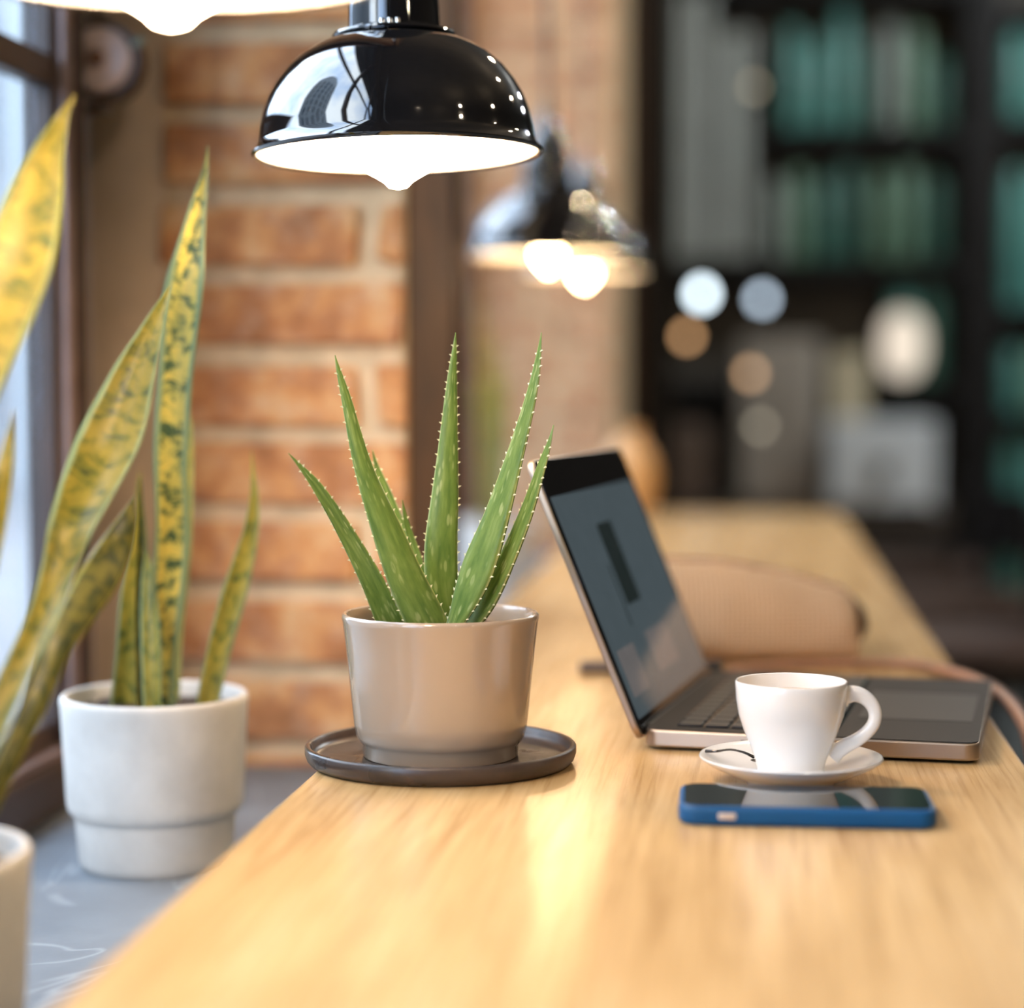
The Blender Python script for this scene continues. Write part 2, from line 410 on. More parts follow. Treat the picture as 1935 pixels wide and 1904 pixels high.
bm = bmesh.new(); add_lathe(bm, [(3.4, 0), (3.4, 12), (3.1, 14), (2.3, 15.6), (1.2, 16.6), (0, 17)], 40)
finish('tower_wall', bm, FAC, t, smooth=60)
w0 = None
for k in range(11):
    for i in range(9):
        a = R(-72 + 18 * i)
        if w0 is None: w0 = p = box('window', (-.06, -.30, -.36), (.06, .30, .36), FACD, t)
        else: p = w0.copy(); COL.objects.link(p); p.parent = t
        p.location = (3.4 * math.cos(a), 3.4 * math.sin(a), 1.2 + k * 1.05); p.rotation_euler = (0, 0, a)

# ------------------------------------------------------------------ table
XL, XR = -.272, .183
tb = thing('bar_table', 'long narrow pale oak counter table running along the window wall', 'table', ((XL + XR) / 2, 1.5, 0))
bm = bmesh.new(); add_box(bm, (0, -.0, T - .02), (XR - XL, 4.82, .04))
finish('tabletop', bm, OAK, tb, bevel=.003)
for y in (-2.2, 0, 2.2):
    for x in (-.17, .17):
        box('leg', (x - .02, y - .02, 0), (x + .02, y + .02, T - .04), BLACKSTEEL, tb, bevel=.003)

# ------------------------------------------------------------------ pendant lamps
shade_prof = [(.0965, .0006), (.0985, -.0012), (.1002, .0), (.1004, .0016), (.0988, .0032), (.0965, .0058), (.0952, .0100), (.0944, .0170), (.0920, .0280), (.0882, .0385), (.0830, .0480), (.0760, .0575), (.0670, .0660), (.0570, .0725), (.0480, .0768), (.0410, .0790), (.0300, .0800), (.0290, .0785), (.041, .0772), (.0560, .0712), (.0660, .0646), (.0748, .0562), (.0816, .0470), (.0866, .0378), (.0903, .0275), (.0926, .0170), (.0934, .0100), (.0945, .0060), (.0965, .0030)]
def make_lamp():
    t = thing('pendant_lamp', 'nearest full black enamel dome pendant, sharp and lit, above the aloe', 'lamp', group='black dome pendant lamps in a row')
    bm = bmesh.new()
    add_lathe(bm, shade_prof, 96, closed=True)
    bmesh.ops.recalc_face_normals(bm, faces=bm.faces)
    for f in bm.faces:
        c = f.calc_center_median(); n = f.normal
        inward = (n.x * c.x + n.y * c.y) < -.02 * abs(1) * math.hypot(c.x, c.y) or (n.z < -.3)
        f.material_index = 1 if (inward and math.hypot(c.x, c.y) < .0968) else 0
    finish('shade', bm, [BLACKENAMEL, WHITEENAMEL], t, smooth=50)
    lathe('collar', [(.030, .0792), (.0425, .0792), (.0432, .0806), (.0425, .0822), (.034, .0840), (.0318, .0855), (.030, .0855)], BLACKENAMEL, t)
    lathe('neck', [(.0318, .0840), (.0314, .100), (.0298, .122), (.0262, .140), (.0185, .156), (.0120, .166), (.0085, .178), (.0060, .186), (0, .187)], BLACKENAMEL, t)
    for a in (-1.75, -1.60, -1.45):
        lathe('bolt', [(0, .004), (.0016, .0036), (.0022, .002), (.0022, 0)], CHROME, t, 12, c=(.0352 * math.cos(a), .0352 * math.sin(a), .0832))
    lathe('socket', [(0, .079), (.017, .079), (.017, .060), (.015, .058), (0, .058)], BLACKENAMEL, t, 32)
    lathe('bulb', [(.011, .060), (.014, .052), (.022, .040), (.0300, .024), (.0325, .010), (.0300, -.002), (.0230, -.0105), (.0150, -.0150), (.0095, -.0185), (.0060, -.0220), (0, -.0235)], BULB, t, 40, ang=180)
    tube('cord', [(0, 0, .186), (0, 0, .6), (0, 0, 3.9 - 1.46)], .0028, BLACKENAMEL, t, 8)
    return t
LZ = T + .248 + .163
lamp = make_lamp()
p1 = at(751, 292, 1.42); lamp.location = p1
lamp.rotation_euler = (Matrix.Rotation(R(6.52), 3, 'Z') @ Matrix.Rotation(R(1.3), 3, 'Y').inverted() @ Matrix.Rotation(R(1.5), 3, 'X').inverted()).to_euler()
l0 = dup(lamp, at(322, -60, .885), (0, 0, 0), 'closest dome pendant cut by the top left edge, showing only lit bulb and rim')
l2 = dup(lamp, at(1036, 482, 2.60), (0, R(-.5), 0), 'blurred black dome pendant behind the sharp one, left of the overlapping pair')
l3 = dup(lamp, at(1104, 514, 3.24), (0, 0, 0), 'farthest black dome pendant, half hidden behind the other blurred one')

for l_ in (l2, l3):
    for c_ in l_.children:
        if c_.name.startswith('bulb'): c_.data = c_.data.copy(); c_.data.materials[0] = BULBFAR; c_.scale = (.55, .55, .92)
# ------------------------------------------------------------------ leaves
def leaf_mat(name, kind):
    q = NT(name); uv = q.n('UVMap'); sx = q.n('SeparateXYZ'); q.l(uv.outputs[0], sx.inputs[0])
    def math_(op, a, b=None):
        x = q.n('Math', operation=op)
        for i, k in enumerate((a, b)):
            if k is None: continue
            if isinstance(k, (int, float)): x.inputs[i].default_value = k
            else: q.l(k, x.inputs[i])
        return x.outputs[0]
    U = sx.outputs['X']; V = sx.outputs['Y']          # U -1..1 across, V metres along
    A = math_('ABSOLUTE', U)
    q.b.inputs['Subsurface Weight'].default_value = .0
    if kind == 'aloe':
        cb = q.n('CombineXYZ'); q.l(math_('MULTIPLY', U, .8), cb.inputs[0]); q.l(math_('MULTIPLY', V, 12.0), cb.inputs[1])
        obn = q.noise(cb.outputs[0], 3, 3)
        body = q.ramp(obn, [(.3, (.12, .22, .045)), (.55, (.22, .33, .075)), (.75, (.33, .43, .13))])
        # paler towards the base
        # flecks
        cb2 = q.n('CombineXYZ'); q.l(math_('MULTIPLY', U, 2.6), cb2.inputs[0]); q.l(math_('MULTIPLY', V, 75.0), cb2.inputs[1])
        vo = q.n('TexVoronoi'); vo.inputs['Scale'].default_value = 1.0; q.l(cb2.outputs[0], vo.inputs['Vector'])
        cb3 = q.n('CombineXYZ'); q.l(math_('MULTIPLY', U, 1.2), cb3.inputs[0]); q.l(math_('MULTIPLY', V, 22.0), cb3.inputs[1])
        gate = q.ramp(q.noise(cb3.outputs[0], 1.6, 2), [(.42, (0, 0, 0)), (.52, (1, 1, 1))])
        fl = q.ramp(vo.outputs['Distance'], [(.20, (1, 1, 1)), (.34, (0, 0, 0))])
        m0 = q.n('MixRGB', blend_type='MULTIPLY'); m0.inputs['Fac'].default_value = 1; q.l(fl, m0.inputs[1]); q.l(gate, m0.inputs[2])
        m1 = q.n('MixRGB'); q.l(math_('MULTIPLY', m0.outputs[0], .8), m1.inputs['Fac']); q.l(body, m1.inputs[1]); m1.inputs[2].default_value = (.50, .58, .24, 1)
        edge = q.ramp(A, [(.90, (0, 0, 0)), (.985, (1, 1, 1))])
        m2 = q.n('MixRGB'); q.l(edge, m2.inputs['Fac']); q.l(m1.outputs[0], m2.inputs[1]); m2.inputs[2].default_value = (.60, .66, .28, 1)
        out = m2.outputs[0]; q.b.inputs['Roughness'].default_value = .34
    else:
        cb = q.n('CombineXYZ'); q.l(math_('MULTIPLY', U, .35), cb.inputs[0]); q.l(math_('MULTIPLY', V, 26.0), cb.inputs[1])
        bn = q.noise(cb.outputs[0], 3.4, 5, .65, .5)
        cb3 = q.n('CombineXYZ'); q.l(math_('MULTIPLY', U, .8), cb3.inputs[0]); q.l(math_('MULTIPLY', V, 9.0), cb3.inputs[1])
        big = q.noise(cb3.outputs[0], 1.8, 2)
        yel, mid, drk = {'yellow': ((.50, .37, .055), (.38, .30, .04), (.13, .15, .03)),
                         'olive': ((.36, .28, .04), (.22, .20, .025), (.05, .075, .018)),
                         'banded': ((.60, .46, .09), (.36, .34, .08), (.04, .075, .03)),
                         'green': ((.13, .12, .02), (.05, .06, .012), (.012, .022, .008))}[kind]
        body = q.ramp(bn, [(.34, drk), (.46, mid), (.56, yel)] if kind != 'banded' else [(.42, drk), (.48, mid), (.54, yel)])
        m0 = q.n('MixRGB', blend_type='MULTIPLY'); m0.inputs['Fac'].default_value = .6
        q.l(body, m0.inputs[1]); q.l(q.ramp(big, [(.35, (.55, .62, .6)), (.6, (1, 1, 1))]), m0.inputs[2])
        cbw = q.n('CombineXYZ'); q.l(math_('MULTIPLY', V, 30.0), cbw.inputs[0])
        wob = q.noise(cbw.outputs[0], 1.5, 2)
        A2 = math_('ADD', A, math_('MULTIPLY', math_('SUBTRACT', wob, .5), .22))
        edge = q.ramp(A2, [(.80, (0, 0, 0)), (.88, (1, 1, 1))] if kind != 'banded' else [(.62, (0, 0, 0)), (.74, (1, 1, 1))])
        m2 = q.n('MixRGB'); q.l(edge, m2.inputs['Fac']); q.l(m0.outputs[0], m2.inputs[1])
        m2.inputs[2].default_value = {'yellow': (.36, .40, .13, 1), 'olive': (.28, .36, .17, 1), 'banded': (.20, .27, .14, 1), 'green': (.30, .27, .04, 1)}[kind]
        out = m2.outputs[0]; q.b.inputs['Roughness'].default_value = .42
        q.b.inputs['Specular IOR Level'].default_value = .4
    q.l(out, q.b.inputs['Base Color'])
    tl = q.n('BsdfTranslucent'); q.l(out, tl.inputs['Color'])
    ms = q.n('MixShader'); ms.inputs[0].default_value = {'aloe': .32, 'green': .05}.get(kind, .15)
    q.l(q.b.outputs[0], ms.inputs[1]); q.l(tl.outputs[0], ms.inputs[2]); q.l(ms.outputs[0], q.o.inputs['Surface'])
    return q.m
ALOE = leaf_mat('aloe_skin', 'aloe'); TOOTH = pm('pale_tooth', (.66, .62, .36), .5, 0, .1, 50)
SN_Y = leaf_mat('snake_leaf_yellow', 'yellow'); SN_O = leaf_mat('snake_leaf_olive', 'olive'); SN_G = leaf_mat('snake_leaf_green', 'green')

def leaf(name, parent, spec, mats, thick=.2, curl=.15, roll=0, face=None, teeth=0, k=8, seed=0, wave=0.0):
    """spec: world points and widths (p, w[, roll])"""
    P = crom([s[0] for s in spec], k); 
    Wd = [v.x for v in crom([(s[1], 0, 0) for s in spec], k)]
    Rl = [v.x for v in crom([((s[2] if len(s) > 2 else 0) + roll, 0, 0) for s in spec], k)]
    base = parent.location
    bm = bmesh.new(); uvl = bm.loops.layers.uv.new('UVMap')
    n0 = (face or TOCAM).normalized(); M = 10; rings = []; uvs = []; L = 0
    rnd = random.Random(seed); edges = ([], []); wv_ = Wd
    for i, p in enumerate(P):
        t = (P[min(i + 1, len(P) - 1)] - P[max(i - 1, 0)]).normalized()
        if i: L += (P[i] - P[i - 1]).length
        s = t.cross(n0).normalized(); n = s.cross(t).normalized()
        rm = Matrix.Rotation(R(Rl[i]), 3, t); s = rm @ s; n = rm @ n
        wv = max(Wd[i], .0006) / 2 / math.cos(R(min(55, abs(Rl[i])))); ring = []; uu = []
        for side in (1, -1):
            for j in range(M + 1):
                if side == -1 and j in (0, M): continue
                u = -1 + 2 * j / M; u = u if side == 1 else -u
                th = thick * wv * math.sqrt(max(0, 1 - u * u))
                off = n * (curl * wv * (u * u - .3) + (0.55 if side == 1 else -1) * th * 1.0 * side * side)
                if side == 1: off = n * (curl * wv * (u * u - .3) + .45 * th)
                else: off = n * (curl * wv * (u * u - .3) - 1.0 * th)
                wob = wave * math.sin(L * 60 + (1 if u > 0 else 2)) * wv * abs(u)
                ring.append(bm.verts.new(p + s * (u * wv + (wob if abs(u) > .7 else 0) * (1 if u > 0 else -1)) + off - base)); uu.append(u)
        rings.append(ring); uvs.append((uu, L))
        edges[0].append((p - s * wv + n * curl * wv * .7, -s, t, n)); edges[1].append((p + s * wv + n * curl * wv * .7, s, t, n))
    n_ = len(rings[0])
    for a in range(len(rings) - 1):
        for j in range(n_):
            j2 = (j + 1) % n_
            f = bm.faces.new((rings[a][j], rings[a][j2], rings[a + 1][j2], rings[a + 1][j])); f.smooth = True
            for lp, (ri, jj) in zip(f.loops, ((a, j), (a, j2), (a + 1, j2), (a + 1, j))):
                lp[uvl].uv = (uvs[ri][0][jj], uvs[ri][1] + seed * .37)
    f = bm.faces.new(rings[-1]); f = bm.faces.new(rings[0][::-1])
    if teeth:
        for E in edges:
            acc = 0; nxt = .004
            for i in range(1, len(E) - 1):
                acc += (E[i][0] - E[i - 1][0]).length
                if acc > nxt and i > 3 and wv_[i] > .0022:
                    nxt = acc + teeth * rnd.uniform(.75, 1.3)
                    pos, s, t, n = E[i]; h = rnd.uniform(.0011, .0018); r0 = .0009
                    tip = bm.verts.new(pos + s * h + t * h * .6 - base)
                    rg = [bm.verts.new(pos - s * .0004 + (t * math.cos(a) * 1.3 + n * math.sin(a)) * r0 - base) for a in (0, 2.1, 4.2)]
                    for a in range(3):
                        ff = bm.faces.new((rg[a], rg[(a + 1) % 3], tip)); ff.material_index = 1
    bmesh.ops.recalc_face_normals(bm, faces=bm.faces)
    me = bpy.data.meshes.new(name); bm.to_mesh(me); bm.free()
    o = finish(name, me, mats, parent); return o

# ------------------------------------------------------------------ aloe
DA = 1.32
c = ground(833, 722 + .248 * FPX / DA, T); c = Vector((0, 0, 0)) + at(833, 1430, DA); c.z = T
tray = lathe('plant_saucer', [(0, 0), (.081, 0), (.0850, .0010), (.0872, .0035), (.0885, .0075), (.0885, .0115), (.0876, .0128), (.0858, .0130), (.0846, .0120), (.0838, .0085), (.0820, .0060), (.078, .0050), (0, .0048)], TRAY, n=96, ang=50)
tray.location = c; tag(tray, 'round dark brown stoneware saucer under the aloe pot', 'saucer')
aloe = thing('potted_aloe', 'small aloe plant in a glossy taupe ceramic pot on a dark saucer', 'potted plant', (c.x, c.y, T + .0052))
lathe('pot', [(0, 0), (.0500, 0), (.0508, .0010), (.0510, .0080), (.0535, .0105), (.0552, .0140), (.0566, .021), (.0590, .045), (.0615, .070), (.0638, .0885), (.0643, .0905), (.0640, .0925), (.0628, .0935), (.0612, .0930), (.0602, .0910), (.0598, .088), (.0590, .080), (0, .080)], TAUPE, aloe, 96, ang=45)
bm = bmesh.new(); bmesh.ops.create_grid(bm, x_segments=40, y_segments=40, size=.0588)
bmesh.ops.delete(bm, geom=[v for v in bm.verts if v.co.xy.length > .0588], context='VERTS')
for vv in bm.verts: vv.co.z = .0815 + noise.noise(vv.co * 120) * .003 + noise.noise(vv.co * 350) * .0025 + (.002 if vv.co.xy.length < .03 else 0)
finish('soil', bm, SOIL, aloe, smooth=60)
def S(px, py, d, wpx, roll=0): return (at(px, py, d), wpx * d / FPX, roll)
FR = (_Rt * .35 + TOCAM).normalized(); FL = (-_Rt * .35 + TOCAM).normalized()
tips = dict(teeth=.0050)
leaf('leaf', aloe, [S(744, 1185, 1.316, 50), S(735, 1167, 1.312, 52), S(704, 1096, 1.300, 46), S(655, 1006, 1.285, 34), S(605, 926, 1.27, 23), S(570, 883, 1.265, 10), S(545, 856, 1.262, 1)], [ALOE, TOOTH], .35, .2, -20, seed=1, **tips)
leaf('leaf', aloe, [S(812, 1190, 1.298, 72), S(804, 1169, 1.296, 76), S(769, 1096, 1.290, 70), S(732, 1003, 1.286, 57), S(686, 879, 1.283, 35), S(655, 755, 1.283, 19), S(640, 700, 1.283, 9), S(633, 671, 1.283, 1)], [ALOE, TOOTH], .4, -.25, 12, seed=2, **tips)
leaf('leaf', aloe, [S(822, 1180, 1.335, 30), S(790, 1085, 1.345, 30), S(757, 1010, 1.355, 30), S(727, 930, 1.365, 22), S(712, 885, 1.37, 11), S(704, 850, 1.372, 1)], [ALOE, TOOTH], .4, .2, 30, seed=3, **tips)
leaf('leaf', aloe, [S(818, 1180, 1.34, 18), S(797, 1080, 1.345, 16), S(779, 1025, 1.35, 15), S(767, 985, 1.35, 10), S(760, 944, 1.35, 1)], [ALOE, TOOTH], .4, .2, 20, seed=4, **tips)
leaf('leaf', aloe, [S(850, 1190, 1.322, 44), S(846, 1160, 1.322, 50), S(836, 1110, 1.322, 62), S(834, 1034, 1.322, 63), S(841, 941, 1.325, 52), S(847, 848, 1.328, 38), S(854, 724, 1.33, 20), S(859, 660, 1.33, 9), S(861, 628, 1.33, 1)], [ALOE, TOOTH], .35, -.2, 8, seed=5, **tips)
leaf('leaf', aloe, [S(856, 1188, 1.305, 30), S(864, 1169, 1.305, 34), S(884, 1122, 1.302, 52), S(907, 1065, 1.298, 60), S(940, 972, 1.293, 46), S(977, 848, 1.288, 30), S(1006, 739, 1.285, 19), S(1018, 670, 1.285, 9), S(1023, 628, 1.285, 1)], [ALOE, TOOTH], .6, .1, -38, seed=6, **tips)
leaf('leaf', aloe, [S(880, 1188, 1.316, 30), S(893, 1169, 1.314, 35), S(922, 1127, 1.308, 36), S(954, 1065, 1.30, 30), S(993, 972, 1.29, 24), S(1024, 879, 1.283, 15), S(1038, 835, 1.28, 7), S(1046, 803, 1.28, 1)], [ALOE, TOOTH], .6, .1, -48, seed=7, **tips)

# ------------------------------------------------------------------ white planters with snake plants
def white_planter(root):
    lathe('pot', [(0, 0), (.0545, 0), (.0565, .0025), (.0572, .006), (.0600, .038), (.0603, .0405), (.0635, .0412), (.0652, .0440), (.0660, .050), (.0695, .118), (.0702, .1245), (.0698, .1275), (.0682, .1290), (.0655, .1285), (.0642, .1260), (.0638, .122), (.063, .116), (0, .116)], WHITEPOT, root, 96, ang=45)
    bm = bmesh.new(); bmesh.ops.create_grid(bm, x_segments=24, y_segments=24, size=.0625)
    bmesh.ops.delete(bm, geom=[v for v in bm.verts if v.co.xy.length > .0625], context='VERTS')
    for vv in bm.verts: vv.co.z = .1185 + noise.noise(vv.co * 120) * .004
    finish('soil', bm, SOIL, root, smooth=60)
DB = 1.52
c = at(293, 1400, DB); c.z = SILL
sn = thing('potted_snake_plant', 'snake plant in the whole white two-tier pot on the grey sill', 'potted plant', c)
white_planter(sn)
SN_B = leaf_mat('snake_leaf_banded', 'banded')
leaf('leaf', sn, [S(300, 1345, 1.51, 52), S(302, 1325, 1.51, 56, 0), S(306, 1230, 1.505, 56, 10), S(316, 1120, 1.50, 58, 25), S(322, 1000, 1.50, 62, 30), S(322, 880, 1.495, 62, 15), S(328, 760, 1.49, 66, 0), S(340, 640, 1.485, 76, -10), S(350, 545, 1.48, 74, -12), S(361, 465, 1.48, 54), S(376, 385, 1.48, 32), S(388, 325, 1.48, 13), S(393, 275, 1.48, 2)], [SN_B], .14, .35, 0, seed=11, wave=.05)
leaf('leaf', sn, [S(318, 1345, 1.545, 36), S(330, 1150, 1.55, 40), S(343, 1000, 1.55, 40), S(350, 880, 1.55, 32), S(354, 800, 1.55, 16), S(352, 765, 1.55, 2)], [SN_O], .14, .3, 10, seed=12, wave=.05)
leaf('leaf', sn, [S(232, 1345, 1.53, 46), S(238, 1300, 1.53, 52), S(245, 1200, 1.53, 50), S(254, 1100, 1.535, 44), S(260, 1010, 1.54, 26), S(263, 930, 1.54, 12), S(264, 890, 1.54, 2)], [SN_O], .14, .35, 14, seed=13, wave=.06)
leaf('leaf', sn, [S(272, 1345, 1.50, 28), S(270, 1250, 1.50, 30), S(268, 1130, 1.505, 26), S(267, 1020, 1.51, 18), S(266, 950, 1.51, 8), S(266, 900, 1.51, 2)], [SN_G], .2, .6, 30, seed=14)
leaf('leaf', sn, [S(290, 1345, 1.49, 36), S(288, 1250, 1.49, 40), S(284, 1150, 1.495, 36), S(280, 1080, 1.5, 22), S(277, 1040, 1.5, 3)], [SN_O], .14, .4, -15, seed=15)
leaf('leaf', sn, [S(390, 1340, 1.52, 38), S(396, 1305, 1.52, 42), S(414, 1225, 1.52, 46), S(437, 1140, 1.52, 48), S(458, 1065, 1.52, 40), S(474, 1000, 1.52, 29), S(480, 940, 1.52, 17), S(478, 890, 1.52, 7), S(475, 850, 1.52, 1)], [SN_O], .14, .35, 12, seed=16, wave=.03)

DC = 1.005
c = at(-212, 1600, DC); c.z = SILL
sf = thing('potted_snake_plant', 'nearer snake plant in a white pot cut by the left edge, big blurred leaves', 'potted plant', c)
white_planter(sf)
leaf('leaf', sf, [S(-160, 1700, .99, 64), S(-105, 1580, 1.0, 62), S(-45, 1450, 1.03, 58), S(0, 1345, 1.05, 56), S(38, 1258, 1.07, 54, 6), S(82, 1160, 1.10, 54, 8), S(110, 1080, 1.12, 62, 8), S(137, 1000, 1.13, 88, 4), S(170, 930, 1.15, 112), S(205, 855, 1.17, 122), S(232, 785, 1.18, 110), S(258, 705, 1.19, 82), S(285, 635, 1.20, 50), S(306, 580, 1.21, 24), S(322, 540, 1.22, 3)], [SN_O], .16, .55, -10, seed=21, wave=.02)
leaf('leaf', sf, [S(-115, 1700, 1.02, 50), S(-60, 1600, 1.03, 46), S(0, 1475, 1.04, 42), S(35, 1400, 1.05, 42), S(66, 1330, 1.06, 46), S(88, 1275, 1.07, 48), S(113, 1217, 1.08, 52), S(152, 1151, 1.10, 68), S(190, 1090, 1.12, 74), S(222, 1030, 1.14, 60), S(242, 980, 1.15, 34), S(254, 938, 1.16, 3)], [SN_G], .16, -.3, 20, seed=22, wave=.02)
leaf('leaf', sf, [S(-200, 1700, 1.0, 60), S(-190, 1400, 1.01, 80), S(-160, 1100, 1.03, 100), S(-95, 830, 1.05, 120), S(-42, 680, 1.06, 128), S(5, 570, 1.07, 130), S(42, 465, 1.08, 126, 4), S(68, 370, 1.09, 104), S(92, 290, 1.10, 60), S(115, 230, 1.11, 28), S(130, 200, 1.11, 12), S(142, 178, 1.11, 2)], [SN_Y], .14, .25, 5, seed=23, wave=.02)
leaf('leaf', sf, [S(-230, 1700, 1.0, 50), S(-160, 1450, 1.02, 70), S(-75, 1220, 1.05, 72), S(-25, 1030, 1.07, 60), S(6, 900, 1.08, 36), S(18, 830, 1.09, 18), S(25, 775, 1.09, 2)], [SN_O], .14, .3, 5, seed=24)

# blurred plant further down the sill
c = at(935, 900, 3.45); c.z = SILL
sp = thing('potted_snake_plant', 'faint blurred green plant far down the sill, between the two brick pillars', 'potted plant', c)
white_planter(sp)
for i, (x, tx, ty) in enumerate([(925, 905, 560), (938, 935, 620), (948, 960, 700), (915, 890, 720)]):
    leaf('leaf', sp, [S(930, 1050, 3.45, 26), S((930 + x) / 2, 930, 3.45, 28), S(x, 800, 3.45, 26), S(tx, ty, 3.45, 2)], [SN_O], .15, .3, 0, k=4, seed=30 + i)

# ------------------------------------------------------------------ window hardware on the plaster
c = at(188, 113, 1.83)
gw = thing('window_winder', 'round metal winder wheel with bolts on the window post, top left', 'window hardware', c, (R(90), 0, R(3)))
lathe('backplate', [(0, .0), (.0345, .0), (.0350, -.004), (.0350, -.034), (0, -.034)], BRONZE, gw, 48)
lathe('disc', [(0, .012), (.009, .011), (.012, .008), (.024, .0085), (.0278, .006), (.0290, .0), (0, .0)], pm('pinkish_worn_steel', (.62, .50, .47), .5, .1, .2, 60), gw, 48)
lathe('hub', [(0, .016), (.006, .015), (.008, .010), (.008, .0)], pm('rusty_hub', (.2, .1, .06), .5, .4, .3, 60), gw, 24)
for yy in (.043, -.043):
    tube('bolt', [(-.014, yy, -.006), (-.003, yy, -.006), (.008, yy, -.006)], .0042, CHROME, gw, 12)
tube('lever', [(.028, .012, -.004), (.040, .018, .0)], .0040, pm('green_grey_metal', (.34, .42, .36), .4, .6, .1, 40), gw, 12)

# ------------------------------------------------------------------ laptop
lp0 = ground(1216, 1416, T); yaw = R(-9.0)
u = None
lpf = ground(1850, 1446, T)
d_ = (lpf - lp0); yaw = math.atan2(d_.y, d_.x)
lap = thing('laptop', 'open dark laptop seen from its side, lid leaning towards the aloe', 'laptop', (lp0.x, lp0.y, T), (0, 0, yaw))
LW, LD = .290, d_.length       # x along base depth (0 hinge .. LD front), y along width away from us
def rbox(bm, lo, hi, r, seg=6, mat=0, M=None):
    x0, y0, z0 = lo; x1, y1, z1 = hi; pts = []
    for cx, cy, a0 in ((x1 - r, y1 - r, 0), (x0 + r, y1 - r, 90), (x0 + r, y0 + r, 180), (x1 - r, y0 + r, 270)):
        for k in range(seg + 1):
            a = R(a0 + 90 * k / seg); pts.append((cx + r * math.cos(a), cy + r * math.sin(a)))
    f = lambda p: (M @ Vector(p)) if M else Vector(p)
    A = [bm.verts.new(f((x, y, z0))) for x, y in pts]; B = [bm.verts.new(f((x, y, z1))) for x, y in pts]
    fs = [bm.faces.new(A[::-1]), bm.faces.new(B)]
    for i in range(len(pts)):
        j = (i + 1) % len(pts); fs.append(bm.faces.new((A[i], A[j], B[j], B[i])))
    for q_ in fs: q_.material_index = mat
BT = .0145
bm = bmesh.new(); rbox(bm, (.0, 0, .0022), (LD, LW, BT - .0005), .010)
finish('base', bm, SILVER, lap, bevel=.0016)
bm = bmesh.new(); rbox(bm, (.0008, .0008, BT - .0006), (LD - .0008, LW - .0008, BT), .0095)
finish('top_case', bm, DARKALU, lap)
bm = bmesh.new(); rbox(bm, (.020, .014, BT), (.128, LW - .014, BT + .0004), .003)
finish('keyboard_well', bm, BEZEL, lap)
kb = bmesh.new(); rbox(kb, (-.0075, -.0078, 0), (.0075, .0078, .0012), .0015, 3)
key0 = None
for r_ in range(6):
    for c_ in range(14):
        if r_ == 5 and 4 <= c_ <= 8 and c_ != 6: continue
        x = .029 + r_ * .0178; y = .0235 + c_ * (LW - .047) / 13
        if key0 is None: key0 = k_ = finish('key', kb, KEYM, lap, bevel=.0004)
        else:
            k_ = key0.copy(); COL.objects.link(k_); k_.parent = lap
        k_.location = (x, y, BT + .0004)
        if r_ == 5 and c_ == 6: k_.scale = (1, 5.2, 1)
bm = bmesh.new(); rbox(bm, (.136, LW / 2 - .062, BT), (LD - .008, LW / 2 + .062, BT + .0003), .003)
finish('trackpad', bm, pm('dark_trackpad', (.020, .019, .021), .5, .0, .03, 20, 0, .3), lap)
for x in (.022, LD - .03):
    for y in (.03, LW - .03):
        lathe('rubber_foot', [(0, 0), (.007, 0), (.0075, .001), (.0075, .0023), (0, .0023)], KEYM, lap, 20, c=(x, y, 0))
bm = bmesh.new(); add_box(bm, (.072, -.0001, .0078), (.012, .0008, .0034))
finish('port', bm, BEZEL, lap, bevel=.001)
tilt = R(22.5); LL = .203
ML = Matrix.Translation((-.001, 0, BT - .007)) @ Matrix.Rotation(-(PI / 2 + tilt) , 4, 'Y')
# lid local: x along height (0 hinge .. LL), y width, z thickness ; screen faces the base side
bm = bmesh.new(); rbox(bm, (0, 0, 0), (LL, LW, .0048), .010, M=ML); bmesh.ops.recalc_face_normals(bm, faces=bm.faces)
finish('lid', bm, SILVER, lap, bevel=.001)
sgn = -1
bm = bmesh.new(); rbox(bm, (.002, .0012, -.0006), (LL - .0012, LW - .0012, .0), .009, M=ML); bmesh.ops.recalc_face_normals(bm, faces=bm.faces)
finish('bezel', bm, BEZEL, lap)
q = NT('dim_screen'); uv = q.coords((1, 1, 1)); f = q.noise(uv, 60, 2)
q.b.inputs['Base Color'].default_value = (.02, .022, .025, 1); q.b.inputs['Roughness'].default_value = .07
q.l(q.ramp(f, [(.3, (.048, .068, .078)), (.7, (.054, .075, .086))]), q.b.inputs['Emission Color']); q.b.inputs['Emission Strength'].default_value = .75
SCREEN = q.m
q = NT('screen_dark_panel'); q.b.inputs['Base Color'].default_value = (.01, .012, .013, 1); q.b.inputs['Roughness'].default_value = .07
q.l(q.ramp(q.noise(q.coords(), 60, 2), [(.3, (.008, .016, .016)), (.7, (.012, .02, .02))]), q.b.inputs['Emission Color']); q.b.inputs['Emission Strength'].default_value = .6
SCRD = q.m
q = NT('screen_light_panel'); q.b.inputs['Base Color'].default_value = (.02, .02, .02, 1); q.b.inputs['Roughness'].default_value = .07
q.l(q.ramp(q.noise(q.coords(), 60, 2), [(.3, (.09, .085, .085)), (.7, (.10, .095, .095))]), q.b.inputs['Emission Color']); q.b.inputs['Emission Strength'].default_value = .9
SCRL = q.m
def lidrect(name, x0, x1, y0, y1, z, m, par):
    bm = bmesh.new(); rbox(bm, (x0, y0, z - .0001), (x1, y1, z), .002, 3, M=ML); bmesh.ops.recalc_face_normals(bm, faces=bm.faces)
    return finish(name, bm, m, par)
scr = lidrect('screen', .012, LL - .028, .008, LW - .008, -.0007, SCREEN, lap)
lidrect('screen_window', .085, .148, .105, .152, -.00085, SCRD, scr)
lidrect('screen_window', .070, .118, .092, .095, -.00085, SCRD, scr)
lidrect('screen_window', .026, .060, .020, .075, -.00085, SCRL, scr)
